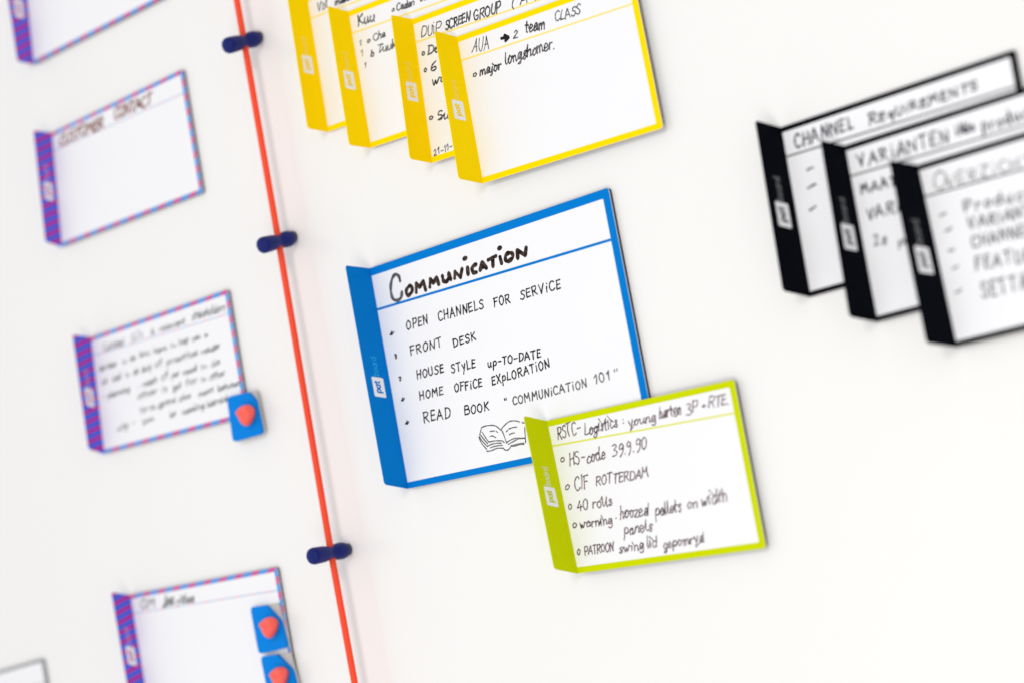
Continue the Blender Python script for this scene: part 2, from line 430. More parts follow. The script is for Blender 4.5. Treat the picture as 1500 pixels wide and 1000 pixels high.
WRITING = {
 'blue': [
  ('OPEN', 0.1121, 0.3159, 0.2055, 0.3162, 4.91, 0.83, 'pen'),
  ('CHANNELS', 0.2515, 0.3196, 0.4427, 0.3214, 5.07, 0.82, 'pen'),
  ('FOR', 0.4859, 0.3299, 0.5522, 0.33, 4.75, 0.8, 'pen'),
  ('SERViCE', 0.5941, 0.331, 0.7547, 0.3318, 4.7, 0.8, 'pen'),
  ('*', 0.0367, 0.3204, 0.0562, 0.3185, 2.24, 0.84, 'pen'),
  ('FRONT', 0.1105, 0.4291, 0.2445, 0.4284, 4.89, 0.83, 'pen'),
  ('DESK', 0.294, 0.4454, 0.39, 0.4421, 4.38, 0.82, 'pen'),
  (',', 0.0389, 0.4241, 0.0505, 0.4236, 2.24, 0.83, 'pen'),
  ('HOUSE', 0.12, 0.5374, 0.2346, 0.5381, 4.65, 0.83, 'pen'),
  ('STyLE', 0.2673, 0.5508, 0.3667, 0.5544, 4.81, 0.82, 'pen'),
  ('up-TO-DATE', 0.4181, 0.5684, 0.6315, 0.5836, 4.31, 0.8, 'pen'),
  (',', 0.0414, 0.5257, 0.0529, 0.525, 2.23, 0.83, 'pen'),
  ('HOME', 0.116, 0.6306, 0.2163, 0.6319, 4.42, 0.82, 'pen'),
  ('OFFiCE', 0.2664, 0.6346, 0.3803, 0.6409, 4.58, 0.81, 'pen'),
  ('EXpLORATiON', 0.4225, 0.6446, 0.6588, 0.6325, 4.52, 0.8, 'pen'),
  ('*', 0.0369, 0.6178, 0.0524, 0.616, 2.23, 0.83, 'pen'),
  ('READ', 0.1157, 0.7298, 0.2293, 0.7369, 5.73, 0.82, 'pen'),
  ('BOOK', 0.2907, 0.7408, 0.3909, 0.7433, 4.77, 0.81, 'pen'),
  ('"', 0.4581, 0.7288, 0.4697, 0.7281, 2.14, 0.8, 'pen'),
  ('*', 0.0369, 0.722, 0.0532, 0.7212, 2.44, 0.83, 'pen'),
  ('COMMUNiCATiON', 0.4908, 0.7479, 0.784, 0.7463, 4.26, 0.79, 'pen_grey'),
  ('101', 0.8138, 0.7416, 0.8759, 0.7382, 4.76, 0.77, 'pen_grey'),
  ('"', 0.8948, 0.7232, 0.9097, 0.7218, 2.26, 0.77, 'pen_grey'),
 ],
 'green': [
  ('RSTC-', 0.039, 0.1308, 0.1691, 0.1241, 6.69, 0.67, 'pen_brown'),
  ('Logistics', 0.1907, 0.1393, 0.3713, 0.1359, 6.41, 0.66, 'pen_brown'),
  (':', 0.3981, 0.1244, 0.4099, 0.1246, 3.69, 0.66, 'pen_brown'),
  ('young', 0.4282, 0.1485, 0.5746, 0.1446, 4.68, 0.65, 'pen_brown'),
  ('harten', 0.5934, 0.1356, 0.7074, 0.1369, 6.04, 0.65, 'pen_brown'),
  ('3P', 0.732, 0.1457, 0.7934, 0.1422, 6.18, 0.64, 'pen_brown'),
  ('+', 0.8153, 0.1316, 0.8376, 0.1319, 3.07, 0.64, 'pen_brown'),
  ('RTE.', 0.8483, 0.1346, 0.9533, 0.1345, 5.31, 0.64, 'pen_brown'),
  ('o', 0.0313, 0.2799, 0.0525, 0.279, 4.38, 0.67, 'pen_brown'),
  ('HS-code', 0.0744, 0.3154, 0.2733, 0.3109, 6.44, 0.67, 'pen_brown'),
  ('39.9.90', 0.3125, 0.3058, 0.4998, 0.3003, 5.91, 0.66, 'pen_brown'),
  ('o', 0.0247, 0.4576, 0.0471, 0.4565, 4.36, 0.67, 'pen_brown'),
  ('CIF', 0.0767, 0.477, 0.1531, 0.4745, 6.84, 0.66, 'pen_brown'),
  ('ROTTERDAM', 0.1941, 0.469, 0.4787, 0.4734, 4.88, 0.66, 'pen_brown'),
  ('o', 0.0198, 0.5895, 0.0399, 0.5877, 4.35, 0.67, 'pen_brown'),
  ('40', 0.0658, 0.6084, 0.1303, 0.604, 5.12, 0.66, 'pen_brown'),
  ('rolls', 0.1534, 0.6114, 0.261, 0.6044, 5.13, 0.66, 'pen_brown'),
  ('o', 0.0237, 0.7071, 0.0462, 0.7056, 4.34, 0.66, 'pen_brown'),
  ('warning', 0.0647, 0.7189, 0.2409, 0.7203, 4.74, 0.66, 'pen_brown'),
  ('·', 0.2544, 0.7117, 0.2725, 0.7109, 4.21, 0.65, 'pen_brown'),
  ('hoozed', 0.2864, 0.6996, 0.4399, 0.7021, 6.3, 0.65, 'pen_brown'),
  ('pallets', 0.4778, 0.72, 0.612, 0.7126, 6.21, 0.64, 'pen_brown'),
  ('on', 0.6474, 0.7058, 0.6992, 0.7022, 4.96, 0.64, 'pen_brown'),
  ('width', 0.7215, 0.7038, 0.8545, 0.692, 6.51, 0.63, 'pen_brown'),
  ('panels', 0.2922, 0.8045, 0.4437, 0.7969, 5.47, 0.65, 'pen_brown'),
  ('o', 0.0191, 0.8854, 0.0366, 0.8841, 4.32, 0.66, 'pen_brown'),
  ('PATROON', 0.0584, 0.8933, 0.2198, 0.8892, 4.46, 0.66, 'pen_brown'),
  ('swing', 0.2462, 0.9103, 0.3821, 0.9024, 4.66, 0.65, 'pen_brown'),
  ('lid', 0.3988, 0.9079, 0.4529, 0.9005, 5.62, 0.64, 'pen_brown'),
  ('gepomryd', 0.484, 0.9233, 0.6983, 0.9118, 4.79, 0.64, 'pen_brown'),
 ],
 'y4': [
  ('AUA', 0.0703, 0.1369, 0.1695, 0.1442, 7.41, 0.54, 'pen_soft'),
  ('2', 0.315, 0.1384, 0.338, 0.1397, 3.65, 0.73, 'pen_soft'),
  ('team', 0.3823, 0.1309, 0.4941, 0.149, 6.06, 0.92, 'pen_soft'),
  ('CLASS', 0.5574, 0.1285, 0.6961, 0.1363, 5.0, 0.68, 'pen_soft'),
  ('o', 0.0532, 0.2985, 0.0734, 0.2996, 3.08, 0.8, 'pen_soft'),
  ('major', 0.0914, 0.3067, 0.2148, 0.3052, 4.72, 0.94, 'pen_soft'),
  ('longshomer.', 0.2442, 0.2898, 0.5256, 0.2918, 6.3, 0.83, 'pen_soft'),
 ],
 'y3': [
  ('DUiP', 0.0382, 0.1461, 0.1576, 0.1534, 6.05, 0.66, 'pen_grey'),
  ('SCREEN', 0.1862, 0.1513, 0.3346, 0.1508, 4.97, 0.9, 'pen_soft'),
  ('GROUP', 0.3603, 0.1657, 0.515, 0.1649, 5.53, 0.89, 'pen_soft'),
  ('(', 0.5786, 0.1715, 0.5961, 0.1721, 6.06, 0.67, 'pen_soft'),
  ('A-)', 0.6316, 0.1668, 0.7294, 0.1681, 5.24, 0.67, 'pen_soft'),
  ('o', 0.0268, 0.2672, 0.0441, 0.2686, 3.13, 0.83, 'pen_soft'),
  ('Da', 0.0632, 0.2749, 0.1332, 0.2794, 4.79, 0.9, 'pen_soft'),
  ('o', 0.0251, 0.3808, 0.0424, 0.3821, 3.12, 0.83, 'pen_soft'),
  ('6', 0.0637, 0.3905, 0.098, 0.393, 4.78, 0.9, 'pen_soft'),
  ('wa', 0.0639, 0.4879, 0.144, 0.4874, 4.77, 0.9, 'pen_soft'),
  ('o', 0.0181, 0.7063, 0.0388, 0.7086, 3.11, 0.83, 'pen_soft'),
  ('Su', 0.0665, 0.7342, 0.131, 0.7379, 5.17, 0.83, 'pen_soft'),
  ('21-11-', 0.0141, 0.957, 0.1287, 0.9506, 3.31, 0.55, 'pen_soft'),
 ],
 'y2': [
  ('Kuu', 0.0453, 0.13, 0.1521, 0.1305, 5.52, 0.94, 'pen_soft'),
  ('o', 0.2662, 0.1198, 0.2834, 0.1213, 2.62, 0.71, 'pen_grey'),
  ('Cadan', 0.2959, 0.1248, 0.4072, 0.1316, 4.06, 0.78, 'pen_grey'),
  ('ma', 0.4472, 0.1215, 0.4979, 0.124, 3.31, 0.84, 'pen_soft'),
  ('1', 0.0364, 0.2667, 0.048, 0.2665, 2.94, 0.58, 'pen_grey'),
  ('o', 0.0854, 0.2671, 0.1031, 0.2676, 2.64, 0.86, 'pen_grey'),
  ('Cha', 0.1243, 0.2735, 0.2013, 0.271, 4.09, 0.72, 'pen_grey'),
  ('1', 0.036, 0.3466, 0.0468, 0.3461, 2.94, 0.57, 'pen_grey'),
  ('b', 0.0921, 0.3698, 0.1123, 0.3712, 3.36, 0.86, 'pen_grey'),
  ('Tuuk', 0.137, 0.3655, 0.2548, 0.3679, 4.67, 0.79, 'pen_grey'),
  ('1', 0.0408, 0.4336, 0.0532, 0.4337, 2.93, 0.57, 'pen_grey'),
 ],
 'y1': [
  ('Vol', 0.0526, 0.1339, 0.1214, 0.1362, 4.87, 0.73, 'pen_grey'),
  ('maxx', 0.1711, 0.1414, 0.2796, 0.1442, 4.16, 0.95, 'pen_soft'),
 ],
 'k1': [
  ('CHANNEL', 0.0476, 0.1476, 0.3068, 0.1383, 6.43, 0.98, 'pen_violet'),
  ('R', 0.3746, 0.1488, 0.4114, 0.1516, 5.72, 0.96, 'pen_violet'),
  ('EqUiREMENTS', 0.4201, 0.1487, 0.8277, 0.1445, 4.05, 0.95, 'pen_violet'),
  ('-', 0.0762, 0.3019, 0.1112, 0.2983, 2.82, 0.97, 'pen_violet'),
  ('-', 0.0709, 0.4055, 0.1123, 0.392, 2.82, 0.97, 'pen_violet'),
  ('-', 0.0591, 0.5313, 0.101, 0.5142, 2.81, 0.97, 'pen_violet'),
 ],
 'k2': [
  ('VARiANTEN', 0.0416, 0.1445, 0.421, 0.1542, 6.1, 0.96, 'pen_violet'),
  ('iN', 0.4578, 0.1327, 0.4901, 0.1358, 4.48, 0.93, 'pen_violet'),
  ('de', 0.4919, 0.1344, 0.5289, 0.1364, 4.47, 0.93, 'pen_violet'),
  ('product', 0.5602, 0.1603, 0.7691, 0.156, 5.69, 0.92, 'pen_violet'),
  ('MAAT', 0.0328, 0.2935, 0.1806, 0.2961, 4.79, 0.95, 'pen_violet'),
  ('VARi', 0.0384, 0.4403, 0.1757, 0.4448, 5.15, 0.95, 'pen_violet'),
  ('2e', 0.0467, 0.5903, 0.0995, 0.5949, 4.94, 0.72, 'pen_violet'),
  ('p', 0.1439, 0.6266, 0.1765, 0.6259, 3.63, 0.71, 'pen_violet'),
 ],
 'k3': [
  ('O', 0.0424, 0.1561, 0.0923, 0.1654, 8.56, 0.64, 'pen_grey'),
  ('VERZiCHT', 0.0931, 0.1605, 0.4345, 0.1805, 5.56, 0.64, 'pen_grey'),
  ('Product', 0.1426, 0.3136, 0.4083, 0.3427, 5.35, 0.83, 'pen_violet'),
  ('VARiANT', 0.146, 0.4123, 0.3939, 0.4316, 5.15, 0.83, 'pen_violet'),
  ('CHANNEL', 0.1454, 0.5113, 0.3793, 0.5214, 4.96, 0.82, 'pen_violet'),
  ('FEATUR', 0.1377, 0.6304, 0.3574, 0.6567, 5.48, 0.82, 'pen_violet'),
  ('SETTiN', 0.1396, 0.7849, 0.3355, 0.792, 6.87, 0.82, 'pen_violet'),
  ('-', 0.0451, 0.3106, 0.0739, 0.308, 2.69, 0.83, 'pen_violet'),
  ('-', 0.0507, 0.4024, 0.0817, 0.3952, 2.69, 0.83, 'pen_violet'),
  ('-', 0.0446, 0.5075, 0.0729, 0.5074, 2.68, 0.83, 'pen_violet'),
  ('-', 0.047, 0.6092, 0.0747, 0.6024, 2.67, 0.83, 'pen_violet'),
  ('-', 0.0407, 0.7347, 0.0702, 0.7263, 2.67, 0.83, 'pen_violet'),
 ],
 'p2': [
  ('CUSTOMER', 0.0529, 0.1518, 0.3922, 0.1569, 6.95, 1.34, 'pen_red'),
  ('CONTACT', 0.4754, 0.1362, 0.7507, 0.1567, 6.84, 1.31, 'pen_red'),
 ],
 'p3': [
  ('Customer', 0.0771, 0.1534, 0.2397, 0.155, 5.06, 0.5, 'pen_grey'),
  ("GJ's", 0.2918, 0.156, 0.3746, 0.1472, 4.83, 0.5, 'pen_grey'),
  ('&', 0.4349, 0.1517, 0.4617, 0.1527, 3.42, 0.49, 'pen_violet'),
  ('relevant', 0.4953, 0.1517, 0.6831, 0.1523, 3.92, 0.49, 'pen_violet'),
  ('stakeholders', 0.7337, 0.1448, 0.9612, 0.1511, 5.06, 0.49, 'pen_violet'),
  ('de bar', 0.0331, 0.3067, 0.165, 0.3073, 4.01, 0.5, 'pen_violet'),
  ('is', 0.213, 0.3091, 0.2336, 0.3088, 2.59, 0.5, 'pen_violet'),
  ('de', 0.2641, 0.3044, 0.305, 0.3038, 3.45, 0.5, 'pen_violet'),
  ('bou', 0.3366, 0.2999, 0.4107, 0.2994, 3.95, 0.49, 'pen_violet'),
  ('hava', 0.4367, 0.3059, 0.5297, 0.3065, 3.93, 0.49, 'pen_violet'),
  ('in', 0.556, 0.3071, 0.6018, 0.3088, 2.89, 0.49, 'pen_violet'),
  ('hap', 0.6218, 0.3057, 0.6871, 0.3043, 3.89, 0.49, 'pen_violet'),
  ('can', 0.7124, 0.3091, 0.7708, 0.3054, 3.37, 0.48, 'pen_violet'),
  ('s', 0.7958, 0.3103, 0.8215, 0.3094, 3.02, 0.48, 'pen_violet'),
  ('at', 0.0422, 0.4209, 0.084, 0.4198, 3.48, 0.5, 'pen_violet'),
  ('dat', 0.1181, 0.424, 0.1872, 0.4202, 3.99, 0.5, 'pen_violet'),
  ('is', 0.2146, 0.419, 0.2416, 0.4208, 2.59, 0.5, 'pen_violet'),
  ('de', 0.2751, 0.4249, 0.3162, 0.4194, 3.79, 0.5, 'pen_violet'),
  ('buy', 0.3424, 0.4257, 0.4101, 0.419, 3.94, 0.49, 'pen_violet'),
  ('of', 0.436, 0.4252, 0.4832, 0.4176, 4.27, 0.49, 'pen_violet'),
  ('practical', 0.5174, 0.4299, 0.7363, 0.4227, 3.91, 0.49, 'pen_violet'),
  ('reader', 0.7608, 0.4315, 0.8911, 0.4238, 3.86, 0.48, 'pen_violet'),
  ('- planning', 0.0356, 0.5531, 0.235, 0.543, 3.65, 0.5, 'pen_violet'),
  (': reach', 0.295, 0.5482, 0.4359, 0.5384, 3.95, 0.49, 'pen_violet'),
  ('of', 0.4688, 0.5392, 0.5155, 0.5326, 4.25, 0.49, 'pen_violet'),
  ('per', 0.5405, 0.5413, 0.5931, 0.537, 3.39, 0.49, 'pen_violet'),
  ('need', 0.6179, 0.5456, 0.7146, 0.5419, 3.88, 0.49, 'pen_violet'),
  ('in', 0.7399, 0.5434, 0.7903, 0.5462, 2.85, 0.48, 'pen_violet'),
  ('de', 0.815, 0.5504, 0.8722, 0.5454, 3.67, 0.48, 'pen_violet'),
  ('other', 0.2854, 0.6346, 0.4256, 0.6267, 3.95, 0.49, 'pen_violet'),
  ('is', 0.4575, 0.6345, 0.497, 0.6326, 3.4, 0.49, 'pen_violet'),
  ('get', 0.5345, 0.6453, 0.5935, 0.6382, 3.89, 0.49, 'pen_violet'),
  ('for', 0.6257, 0.6386, 0.7028, 0.635, 4.21, 0.48, 'pen_violet'),
  ('in', 0.7332, 0.6453, 0.7653, 0.6414, 2.85, 0.48, 'pen_violet'),
  ('other', 0.7895, 0.6497, 0.8943, 0.6414, 3.84, 0.48, 'pen_violet'),
  ('to a good', 0.286, 0.7493, 0.5426, 0.7389, 3.77, 0.49, 'pen_violet'),
  ('size', 0.5674, 0.7471, 0.6456, 0.7354, 3.37, 0.49, 'pen_violet'),
  ('meet', 0.7005, 0.7536, 0.8024, 0.7429, 3.68, 0.48, 'pen_violet'),
  ('between', 0.8323, 0.7529, 0.9801, 0.7539, 3.99, 0.48, 'pen_violet'),
  ('why -', 0.1147, 0.8467, 0.2427, 0.8406, 4.32, 0.5, 'pen_grey'),
  ('you', 0.2956, 0.8419, 0.3755, 0.8337, 3.42, 0.49, 'pen_violet'),
  ('be', 0.4906, 0.8507, 0.5301, 0.8437, 3.89, 0.49, 'pen_violet'),
  ('needing', 0.5736, 0.8546, 0.7268, 0.8441, 3.71, 0.48, 'pen_violet'),
  ('learned', 0.7449, 0.85, 0.8823, 0.8429, 4.17, 0.48, 'pen_violet'),
 ],
 'p1': [
 ],
 'p4': [
  ('OM', 0.0618, 0.1412, 0.1605, 0.135, 5.88, 0.85, 'pen_grey'),
  ('Jens', 0.2132, 0.1518, 0.2933, 0.1436, 7.09, 0.84, 'pen'),
  ('rides', 0.3129, 0.1565, 0.4307, 0.1535, 5.03, 0.84, 'pen'),
 ],
 'w': [
 ],
}
DRAWN = {
 'blue': [('title_initial', [[(0.1202, 0.0978), (0.1189, 0.0784), (0.1073, 0.0641), (0.0916, 0.0731), (0.0781, 0.102), (0.0731, 0.1386), (0.0777, 0.1663), (0.0945, 0.1778), (0.1122, 0.1702), (0.1198, 0.148)]], 2.02, 'grey_marker'), ('title_word', [[(0.157, 0.1326), (0.1428, 0.1422), (0.138, 0.1619), (0.1471, 0.1709), (0.1632, 0.1582), (0.1654, 0.1377), (0.1553, 0.132)], [(0.18, 0.1683), (0.1866, 0.1305)], [(0.1866, 0.1305), (0.1977, 0.1515)], [(0.1977, 0.1515), (0.2174, 0.1311)], [(0.2174, 0.1311), (0.2208, 0.172)], [(0.2405, 0.1643), (0.2476, 0.1316)], [(0.2476, 0.1316), (0.2573, 0.1521)], [(0.2573, 0.1521), (0.2755, 0.1338)], [(0.2755, 0.1338), (0.2791, 0.1652)], [(0.3003, 0.1349), (0.3002, 0.1488), (0.3032, 0.1623), (0.316, 0.1618), (0.3252, 0.1477), (0.3279, 0.1324)], [(0.3279, 0.1324), (0.332, 0.1605)], [(0.3487, 0.16), (0.3546, 0.1343)], [(0.3546, 0.1343), (0.373, 0.1646)], [(0.373, 0.1646), (0.385, 0.1319)], [(0.4083, 0.1336), (0.4055, 0.1624)], [(0.3999, 0.0932), (0.409, 0.0917)], [(0.4441, 0.1317), (0.4316, 0.1353), (0.4249, 0.1482), (0.427, 0.1612), (0.4397, 0.1644)], [(0.4566, 0.1608), (0.4707, 0.1314)], [(0.4707, 0.1314), (0.4831, 0.1604)], [(0.4638, 0.1505), (0.476, 0.1508)], [(0.496, 0.1298), (0.5289, 0.1236)], [(0.5155, 0.1259), (0.5105, 0.1613)], [(0.5446, 0.1333), (0.5462, 0.1608)], [(0.5454, 0.0971), (0.5535, 0.0954)], [(0.5803, 0.1272), (0.5682, 0.1344), (0.5649, 0.1535), (0.5743, 0.1611), (0.5932, 0.1516), (0.5942, 0.1341), (0.5783, 0.1266)], [(0.6131, 0.1604), (0.6167, 0.1282)], [(0.6167, 0.1282), (0.6434, 0.1584)], [(0.6434, 0.1584), (0.6528, 0.1292)]], 2.32, 'marker'), ('book_drawing', [[(0.3475, 0.8096), (0.365, 0.8065), (0.3904, 0.8091), (0.407, 0.8165), (0.4168, 0.8281), (0.4222, 0.8365)], [(0.3466, 0.8146), (0.3402, 0.8285), (0.3355, 0.8378)], [(0.348, 0.8293), (0.3556, 0.8486), (0.364, 0.8691), (0.3697, 0.8766)], [(0.3708, 0.8758), (0.3887, 0.8758), (0.4078, 0.8792), (0.4228, 0.8836), (0.4283, 0.892)], [(0.3394, 0.8387), (0.3485, 0.8552), (0.3618, 0.882)], [(0.3414, 0.8443), (0.3511, 0.863), (0.3604, 0.8785)], [(0.3351, 0.8459), (0.341, 0.8638), (0.358, 0.8924)], [(0.3314, 0.844), (0.3373, 0.8733), (0.354, 0.9038)], [(0.36, 0.8918), (0.3767, 0.8874), (0.3946, 0.8874), (0.4166, 0.8914)], [(0.3693, 0.9011), (0.3887, 0.8983), (0.4188, 0.9011)], [(0.3526, 0.9118), (0.3701, 0.9136), (0.3947, 0.9089), (0.4177, 0.913)], [(0.4207, 0.9127), (0.4242, 0.9206), (0.4322, 0.9255), (0.4414, 0.9234), (0.4495, 0.9161)], [(0.4256, 0.8342), (0.4316, 0.8561), (0.4374, 0.8961)], [(0.4256, 0.8342), (0.446, 0.8187), (0.4611, 0.8111), (0.4768, 0.8107), (0.4935, 0.8157), (0.504, 0.8223)], [(0.513, 0.8265), (0.521, 0.8304)], [(0.5198, 0.8483), (0.5167, 0.8717), (0.5127, 0.9111)], [(0.4399, 0.8926), (0.4597, 0.8859), (0.4814, 0.8848), (0.5129, 0.893)], [(0.4431, 0.9025), (0.4638, 0.896), (0.4883, 0.8894), (0.5092, 0.8922)], [(0.4524, 0.9107), (0.4691, 0.9104), (0.4887, 0.9097), (0.5058, 0.9116)], [(0.453, 0.9129), (0.4682, 0.9153), (0.486, 0.9136), (0.5049, 0.9164)], [(0.4541, 0.9121), (0.4706, 0.9128), (0.4845, 0.9112)], [(0.3803, 0.8328), (0.3978, 0.8349)], [(0.4043, 0.8374), (0.4099, 0.8449)], [(0.3767, 0.8535), (0.3866, 0.8538), (0.3987, 0.8638)], [(0.4446, 0.8489), (0.4513, 0.8444)], [(0.456, 0.8404), (0.47, 0.8386), (0.4883, 0.8398)], [(0.4537, 0.8642), (0.464, 0.8615), (0.4758, 0.8612)]], 0.65, 'pen_grey')],
 'y4': [('arrow_mark', [[(0.25, 0.1131), (0.2829, 0.1198)], [(0.2707, 0.1012), (0.2884, 0.122)], [(0.2884, 0.122), (0.2698, 0.1361)], [(0.267, 0.1092), (0.2758, 0.1277)]], 1.94, 'pen')],
}
TOKENS = [([[-984.37, 158.64], [-960.94, 158.23], [-958.98, 131.83], [-984.88, 131.28]], [[-972.1, 147.16], [-969.74, 149.69], [-965.91, 150.7], [-961.96, 149.96], [-959.73, 147.33], [-960.45, 144.01], [-962.16, 140.88], [-965.35, 138.02], [-968.11, 138.27], [-970.91, 141.99]]), ([[-991.23, 32.76], [-968.97, 32.12], [-965.12, 5.63], [-989.78, 4.45]], [[-979.37, 21.2], [-977.02, 23.82], [-973.21, 25.04], [-969.28, 24.55], [-967.05, 22.09], [-967.77, 18.8], [-969.47, 15.63], [-972.64, 12.63], [-975.4, 12.72], [-978.18, 16.2]]), ([[-988.69, 2.91], [-965.48, 2.65], [-961.9, -23.38], [-986.7, -24.85]], [[-977.03, -8.51], [-974.7, -5.88], [-970.9, -4.61], [-967.0, -5.05], [-964.78, -7.46], [-965.49, -10.74], [-967.18, -13.91], [-970.34, -16.93], [-973.08, -16.89], [-975.85, -13.46]])]
PINS = [([-917.3, 362.75, 0.0], [-918.1, 355.14, 27.75]), ([-914.64, 240.25, 0.0], [-914.84, 234.56, 27.5]), ([-909.52, 55.03, -0.0], [-909.6, 53.5, 30.75])]
CORD = [[-920.08, 449.01, 13.19], [-905.52, -78.67, 13.19]]

# ------------------------------------------------------------------ the whiteboard
def box(name, x0, x1, y0, y1, z0, z1, material, parent):
    v = [(x, y, z) for x in (x0, x1) for y in (y0, y1) for z in (z0, z1)]
    f = [(0, 1, 3, 2), (4, 6, 7, 5), (0, 4, 5, 1), (2, 3, 7, 6), (0, 2, 6, 4), (1, 5, 7, 3)]
    return obj(name, v, f, material, parent, world=True)
wb = thing('whiteboard', 'large glossy white enamel whiteboard that all the cards and pins stick to', 'whiteboard', (-760, -900, -18))
box('writing_surface', -2700, 1300, -900, 1250, -1.0, 0.0, 'board', wb)
box('backing_panel', -2700, 1300, -900, 1250, -18.0, -1.001, 'alu', wb)

# ------------------------------------------------------------------ cards
#           base z under the card, thickness, border mm, header line (left, right fraction), header mm, line width, colours
STYLE = {
 'blue':   dict(t=2.8, bd=(4.7, 4.6, 3.6), hd=(.19, .203), lw=1.45, tab='blue', rim='blue', line='blueline', mark=(.505, .595), board='boardblue', text='blue'),
 'green':  dict(t=1.6, bd=(3.3, 3.6, 3.3), hd=(.168, .194), lw=0.9, tab='green', rim='green', line='greenline', mark=(.452, .578), board='logo', text='green'),
 'yellow': dict(t=1.15, bd=(3.2, 3.7, 3.2), hd=(.164, .185), lw=1.0, tab='yellow', rim='yellow', line='yellowline', mark=(.456, .587), board='yellowline', text='yellow'),
 'black':  dict(t=1.3, bd=(2.7, 3.4, 2.7), hd=(.175, .195), lw=0.8, tab='black', rim='black', line='black', mark=(.465, .61), board='grey', text='black'),
 'air':    dict(t=2.2, bd=(2.6, 2.8, 2.6), hd=(.16, .185), lw=0.75, tab='airtab', rim='airline', line='airpale', mark=(.455, .61), board='airpale', text='airtab'),
 'plain':  dict(t=1.8, bd=(2.0, 2.0, 2.0), hd=(.17, .19), lw=0.6, tab='grey', rim='grey', line='grey', mark=(.455, .61), board='logo', text='grey'),
}
def make_card(key, style, label, group=None):
    S = STYLE[style]; d = CARDS[key]; rnd = random.Random(sum(map(ord, key)) * 7 + 3)
    face = Sheet(d['FT'], d['TR'], d['BR'], d['FB'], (0, 0, 1))
    zt = d['FT'][2]
    base = [(d['FT'][i] + d['TR'][i] + d['BR'][i] + d['FB'][i]) / 4 for i in (0, 1)]
    root = thing('magnetic_card', label, 'magnetic card', (base[0], base[1], zt - S['t']), group)
    w, h, t = face.w, face.h, S['t']
    out = rounded(w, h, (0, 1.6, 1.6, 0.0))
    panel_t = 0.45
    slab('magnetic_backing', face, rounded(w - .25, h - .15, (0, 1.6, 1.6, 0)), -t + .03, -panel_t - .003, 'rubber', root)
    slab('card_panel', face, out, -panel_t, 0, 'card', root)
    bt, br, bb = S['bd']
    left = 0.35
    # rim drawn along the top, right and bottom edges; the fold closes the left side
    o2 = rounded(w, h, (0, 1.6, 1.6, 0))
    i2 = [(left, bt)] + [(x + (w - br) - .7, y + bt) for x, y in ((.7 * math.sin(math.radians(90 * i / 5)), .7 - .7 * math.cos(math.radians(90 * i / 5))) for i in range(6))] \
        + [(w - br - .7 + .7 * math.cos(math.radians(90 * i / 5)), h - bb - .7 + .7 * math.sin(math.radians(90 * i / 5))) for i in range(6)] + [(left, h - bb)]
    ring('printed_border', face, o2, i2, 0.05, S['rim'], root, uv=True)
    ya, yb = S['hd'][0] * h, S['hd'][1] * h; lw = S['lw'] / 2
    patch('header_line', face, [(left, ya - lw), (w - br, yb - lw), (w - br, yb + lw), (left, ya + lw)], 0.04, S['line'], root, uv=True)
    # the gripping tab stands up from the fold
    ot, ob = Vector(d['OT']), Vector(d['OB']); ft, fb = Vector(d['FT']), Vector(d['FB'])
    nrm = (ft - ot).cross(fb - ft)
    if nrm.x < 0: nrm = -nrm
    tab = Sheet(ot, ft, fb, ob, nrm)
    tl = rounded(tab.w, tab.h, (1.4, 0, 0, 1.8))
    to = slab('tab', tab, tl, -0.45, 0, S['tab'], root, uv=True)
    m0, m1 = S['mark'][0] * tab.h, S['mark'][1] * tab.h
    x0, x1 = .25 * tab.w, .74 * tab.w
    pk = patch('mark_patch', tab, [(x + x0, y + m0) for x, y in rounded(x1 - x0, m1 - m0, (.8, .8, .8, .8), 4)], 0.04, 'logo', to)
    # the printed name reads upwards: letters' tops point to the tab's free edge
    up = Sheet(tab(0, tab.h), tab(0, 0), tab(tab.w, 0), tab(tab.w, tab.h), nrm)      # x up the tab, y towards the fold
    def word(s, xa, xb, ybase, cap, pen, material, name):
        ink = Ink(rnd)
        class Flip:  # layout works with y up
            pass
        layout(ink, s, (xa, -ybase), (xb, -ybase), cap, pen, rnd, 0.0, PR, 14, 0.0)
        o = obj(name, [up(x, -y, 0.08 + hh) for x, y, hh in ink.v], ink.f, material, to)
        return o
    H = tab.h; pc = (x0 + x1) / 2
    word('pat', H - m1 + (m1 - m0) * .22, H - m0 - (m1 - m0) * .20, pc + (x1 - x0) * .12, (x1 - x0) * .47, (x1 - x0) * .105, S['text'], 'mark_lettering')
    word('board.', H - m0 + .8, H - m0 + (m1 - m0) * 1.12, pc + (x1 - x0) * .16, (x1 - x0) * .50, .30, S['board'], 'mark_lettering')
    # handwriting: one mesh per written word
    for (s, u0, v0, u1, v1, cap, pen, inkname) in WRITING[key]:
        ink = Ink(rnd)
        layout(ink, s, (u0 * w, -v0 * h), (u1 * w, -v1 * h), cap, pen, rnd, 0.7 if key == 'blue' else 1.15, gap={'blue': 21, 'black': 24, 'green': 12}.get(style, 11),
               slant={'blue': 0.10, 'black': 0.06}.get(style, 0.24), joined=style in ('green', 'yellow', 'air'))
        # keep the writing on the card
        vs = [(min(x, w - .4), min(max(-y, .4), h - .4), hh) for x, y, hh in ink.v]
        nm = 'handwritten_word' if any(c.isalnum() for c in s) else 'bullet_mark'
        obj(nm, [face(x, y, 0.08 + hh) for x, y, hh in vs], ink.f, inkname, root)
    for (nm, strokes, pen, inkname) in DRAWN.get(key, []):
        ink = Ink(rnd)
        for st in strokes:
            pts = [(u * w, -v * h) for u, v in st]
            ink.stroke(catmull(pts, 6) if len(pts) > 2 else pts, pen)
        obj(nm, [face(x, -y, 0.08 + hh) for x, y, hh in ink.v], ink.f, inkname, root)
    return root

